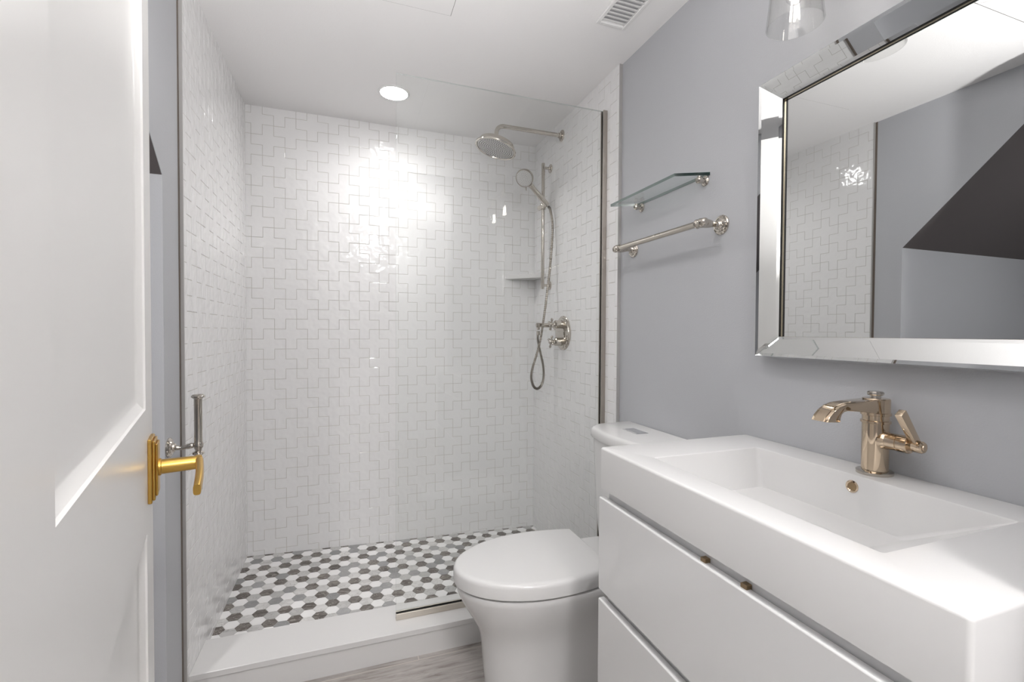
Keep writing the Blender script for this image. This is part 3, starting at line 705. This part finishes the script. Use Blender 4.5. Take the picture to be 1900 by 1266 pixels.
# ------------------------------------------------------------------ framed mirror
MO, MI, MG = 1.0340, 1.0580, 1.0680      # x of outer rim, inner rim, glass
oy0, oy1, oz0, oz1 = 0.343, 0.9600, 1.1408, 1.8590
iy0, iy1, iz0, iz1 = 0.393, 0.9085, 1.1915, 1.8060
t = thing('mirror', 'large rectangular mirror in a wide silver frame on the grey wall above the faucet', 'mirror', (XB, (oy0+oy1)/2, oz0))
O = [Vector((MO, y, z)) for y, z in ((oy0, oz0), (oy1, oz0), (oy1, oz1), (oy0, oz1))]
I = [Vector((MI, y, z)) for y, z in ((iy0, iz0), (iy1, iz0), (iy1, iz1), (iy0, iz1))]
cen = Vector((0.5, (oy0+oy1)/2, (oz0+oz1)/2))
for k in range(4):
    bm = B(); a, b_, c, d = O[k], O[(k+1) % 4], I[(k+1) % 4], I[k]
    n = (b_-a).cross(c-a).normalized()
    if n.x > 0: n = -n
    q4 = [a, b_, c, d]
    # mitred strip with a narrow bevel round its edge
    w = 0.0075; inn = []
    for i in range(4):
        p0, p1, p2 = q4[i-1], q4[i], q4[(i+1) % 4]
        e1 = (p1-p0).normalized(); e2 = (p2-p1).normalized()
        m1 = n.cross(e1); m2 = n.cross(e2)
        mid = (q4[0]+q4[1]+q4[2]+q4[3])/4
        if m1.dot(mid-p1) < 0: m1 = -m1
        if m2.dot(mid-p1) < 0: m2 = -m2
        den = 1+m1.dot(m2)
        inn.append(p1 + (m1+m2)*(w/den) + n*0.0011)
    vo = [bm.verts.new(v) for v in q4]; vi = [bm.verts.new(v) for v in inn]
    vb = [bm.verts.new(v - n*0.005) for v in q4]
    fs = [bm.faces.new(vi)]
    for i in range(4):
        j = (i+1) % 4
        fs.append(bm.faces.new((vo[i], vo[j], vi[j], vi[i]))); fs.append(bm.faces.new((vb[i], vb[j], vo[j], vo[i])))
    fs.append(bm.faces.new(vb[::-1]))
    bmesh.ops.recalc_face_normals(bm, faces=fs)
    obj('frame_strip', bm, M['mirror'], t)
# backing box behind the strips
bm = B()
for y0, y1, z0, z1 in ((oy0+.001, oy1-.001, oz0+.001, oz0+.012), (oy0+.001, oy1-.001, oz1-.012, oz1-.001), (oy0+.001, oy0+.012, oz0+.012, oz1-.012), (oy1-.012, oy1-.001, oz0+.012, oz1-.012)):
    box(bm, MO+0.006, XB, y0, y1, z0, z1)
obj('backing', bm, M['trim_metal'], t)
def rim(name, x0, x1, g0, g1, m):
    bm = B()
    for y0, y1, z0, z1 in ((iy0-g1, iy1+g1, iz0-g1, iz0-g0), (iy0-g1, iy1+g1, iz1+g0, iz1+g1), (iy0-g1, iy0-g0, iz0-g0, iz1+g0), (iy1+g0, iy1+g1, iz0-g0, iz1+g0)):
        box(bm, x0, x1, y0, y1, z0, z1)
    return obj(name, bm, m, t)
rim('inner_gap', MI+0.0008, MI+0.0072, 0.0, 0.004, M['black'])
rim('inner_bead', MI+0.0072, MG+0.002, -0.0004, 0.004, M['gold_edge'])
bm = B(); box(bm, MG, XB-0.001, iy0-0.001, iy1+0.001, iz0-0.001, iz1+0.001)
obj('mirror_glass', bm, M['mirror'], t)

# ------------------------------------------------------------------ vanity light
lx = 0.935
t = thing('vanity_light', 'two-lamp wall light with flared clear glass shades above the mirror', 'wall light', (XB, 0.6625, 2.10))
bm = B(); box(bm, XB-0.022, XB, 0.60, 0.725, 2.04, 2.16, 0.004, 2); obj('backplate', bm, M['nickel'], t, smooth=40)
bm = B(); tube(bm, [(XB-0.02, 0.6625, 2.105), (lx, 0.6625, 2.105)], 0.009, 14); tube(bm, [(lx, 0.545, 2.105), (lx, 0.78, 2.105)], 0.009, 14); obj('arm', bm, M['nickel'], t, smooth=40)
for yy in (0.775, 0.550):
    bm = B(); lathe(bm, [(0.012, 0.0), (0.012, -0.02), (0.024, -0.026), (0.024, -0.062), (0.018, -0.066)], (lx, yy, 2.11), (0, 0, 1), 28); so = obj('socket', bm, M['nickel'], t, smooth=35)
    bm = B()
    outer = [(0.0415, 2.042), (0.0435, 2.02), (0.0500, 1.955), (0.0570, 1.886)]
    rings = []
    for r_, z_ in outer + [(0.0570-0.0025, 1.8855)] + [(r2-0.0025, z2) for r2, z2 in outer[::-1][1:]]:
        rings.append([Vector((lx+r_*math.cos(2*PI*i/48), yy+r_*math.sin(2*PI*i/48), z_)) for i in range(48)])
    loft(bm, rings, False, False)
    obj('shade', bm, M['shade_glass'], so, smooth=30)
    bm = B(); lathe(bm, [(0.0435, 2.046), (0.020, 2.050), (0.020, 2.046), (0.0435, 2.042)], (lx, yy, 0), (0, 0, 1), 40); obj('shade_cap', bm, M['nickel'], so, smooth=35)
    bm = B(); lathe(bm, [(0.0, 1.932), (0.010, 1.934), (0.0175, 1.943), (0.020, 1.956), (0.018, 1.985), (0.0125, 2.010), (0.0115, 2.045)], (lx, yy, 0), (0, 0, 1), 28); bu = obj('bulb', bm, M['shade_glass'], so, smooth=60)
    bm = B()
    for k in range(4):
        a = PI/4 + k*PI/2
        tube(bm, [(lx+0.0085*math.cos(a), yy+0.0085*math.sin(a), 1.943), (lx+0.0045*math.cos(a), yy+0.0045*math.sin(a), 1.998)], 0.0021, 8)
    fo = obj('filaments', bm, M['bulb'], so)

# ------------------------------------------------------------------ door
D0 = Vector((-0.3430, 1.0250, 0.0)); DU = Vector((0.242, -0.97, 0)).normalized(); DN = Vector((0.97, 0.242, 0)).normalized()
DW, DH, DT = 0.785, 2.20, 0.035
bm = B()
def dpt(u, z, n): return D0 + DU*u + Vector((0, 0, z)) + DN*n
def face(*pts): return bm.faces.new([bm.verts.new(p) for p in pts])
for side in (0, 1):
    def q(u, z, n): return dpt(u, z, n if side == 0 else -DT-n)
    us = [0, 0.104, 0.655, DW]; zs = [0.012, 0.25, 0.859, 1.068, 2.072, DH]
    for i in range(3):
        for j in range(5):
            if i == 1 and j in (1, 3): continue
            face(q(us[i], zs[j], 0), q(us[i+1], zs[j], 0), q(us[i+1], zs[j+1], 0), q(us[i], zs[j+1], 0))
    for j in (1, 3):
        a0 = [(us[1], zs[j]), (us[2], zs[j]), (us[2], zs[j+1]), (us[1], zs[j+1])]
        w = 0.022
        steps = [(0, 0)] + [(0.0015+0.0245*k/9, -0.003-0.009*(1-(1-k/9)**2)) for k in range(10)]
        rr = []
        for ins, dep in steps:
            rr.append([(us[1]+ins, zs[j]+ins, dep), (us[2]-ins, zs[j]+ins, dep), (us[2]-ins, zs[j+1]-ins, dep), (us[1]+ins, zs[j+1]-ins, dep)])
        for A, C in zip(rr[:-1], rr[1:]):
            for i in range(4):
                k = (i+1) % 4; face(q(*A[i]), q(*A[k]), q(*C[k]), q(*C[i]))
        face(*[q(*p) for p in rr[-1]])
face(dpt(0, .012, 0), dpt(0, .012, -DT), dpt(0, DH, -DT), dpt(0, DH, 0)); face(dpt(DW, .012, 0), dpt(DW, DH, 0), dpt(DW, DH, -DT), dpt(DW, .012, -DT))
face(dpt(0, DH, 0), dpt(0, DH, -DT), dpt(DW, DH, -DT), dpt(DW, DH, 0)); face(dpt(0, .012, 0), dpt(DW, .012, 0), dpt(DW, .012, -DT), dpt(0, .012, -DT))
bmesh.ops.remove_doubles(bm, verts=bm.verts[:], dist=1e-5)
bmesh.ops.recalc_face_normals(bm, faces=bm.faces[:])
door = struct(obj('door_1', bm, M['door'], origin=dpt(DW, 0, -DT/2), smooth=24))
# brass lever on a stepped backplate
def plate(hu, hz_, n0, n1, uc=0.055, zc=0.958):
    prism(bm, [dpt(uc-hu, zc-hz_, n0), dpt(uc+hu, zc-hz_, n0), dpt(uc+hu, zc+hz_, n0), dpt(uc-hu, zc+hz_, n0)], DN*(n1-n0), 0.0012, 1)
bm = B(); plate(0.031, 0.055, 0, 0.006); plate(0.027, 0.051, 0.006, 0.010); plate(0.021, 0.045, 0.010, 0.0135); rose = obj('backplate', bm, M['brass'], door, label='stepped satin brass door plate')
bm = B(); c0 = dpt(0.055, 0.958, 0.0135)
lathe(bm, [(0.0150, 0), (0.0150, 0.003), (0.0128, 0.004), (0.0122, 0.054), (0.0122, 0.063)], c0, DN, 24)
pl = spline([c0+DN*0.057-DU*0.0120, c0+DN*0.059+DU*0.004, c0+DN*0.060+DU*0.030+Vector((0, 0, -0.003)), c0+DN*0.060+DU*0.070+Vector((0, 0, -0.007)), c0+DN*0.058+DU*0.112+Vector((0, 0, -0.014)), c0+DN*0.057+DU*0.122+Vector((0, 0, -0.016))], 5)
rr = []
for i, c in enumerate(pl):
    tg = (pl[min(i+1, len(pl)-1)]-pl[max(i-1, 0)]).normalized(); sd = (DN - tg*DN.dot(tg)).normalized(); up = tg.cross(sd)
    f_ = i/(len(pl)-1); hw_ = 0.0066-0.0012*f_; hh_ = 0.0115-0.002*f_
    rr.append([c + sd*(hw_*math.copysign(abs(math.cos(a))**0.6, math.cos(a))) + up*(hh_*math.copysign(abs(math.sin(a))**0.6, math.sin(a))) for a in [2*PI*k/20 for k in range(20)]])
loft(bm, rr)
obj('lever', bm, M['brass'], door, smooth=40)
bm = B(); lathe(bm, [(0.0026, 0), (0.0026, 0.0006)], c0+DN*0.010+DU*0.0117, DU, 12); obj('grub_screw', bm, M['rubber'], door)
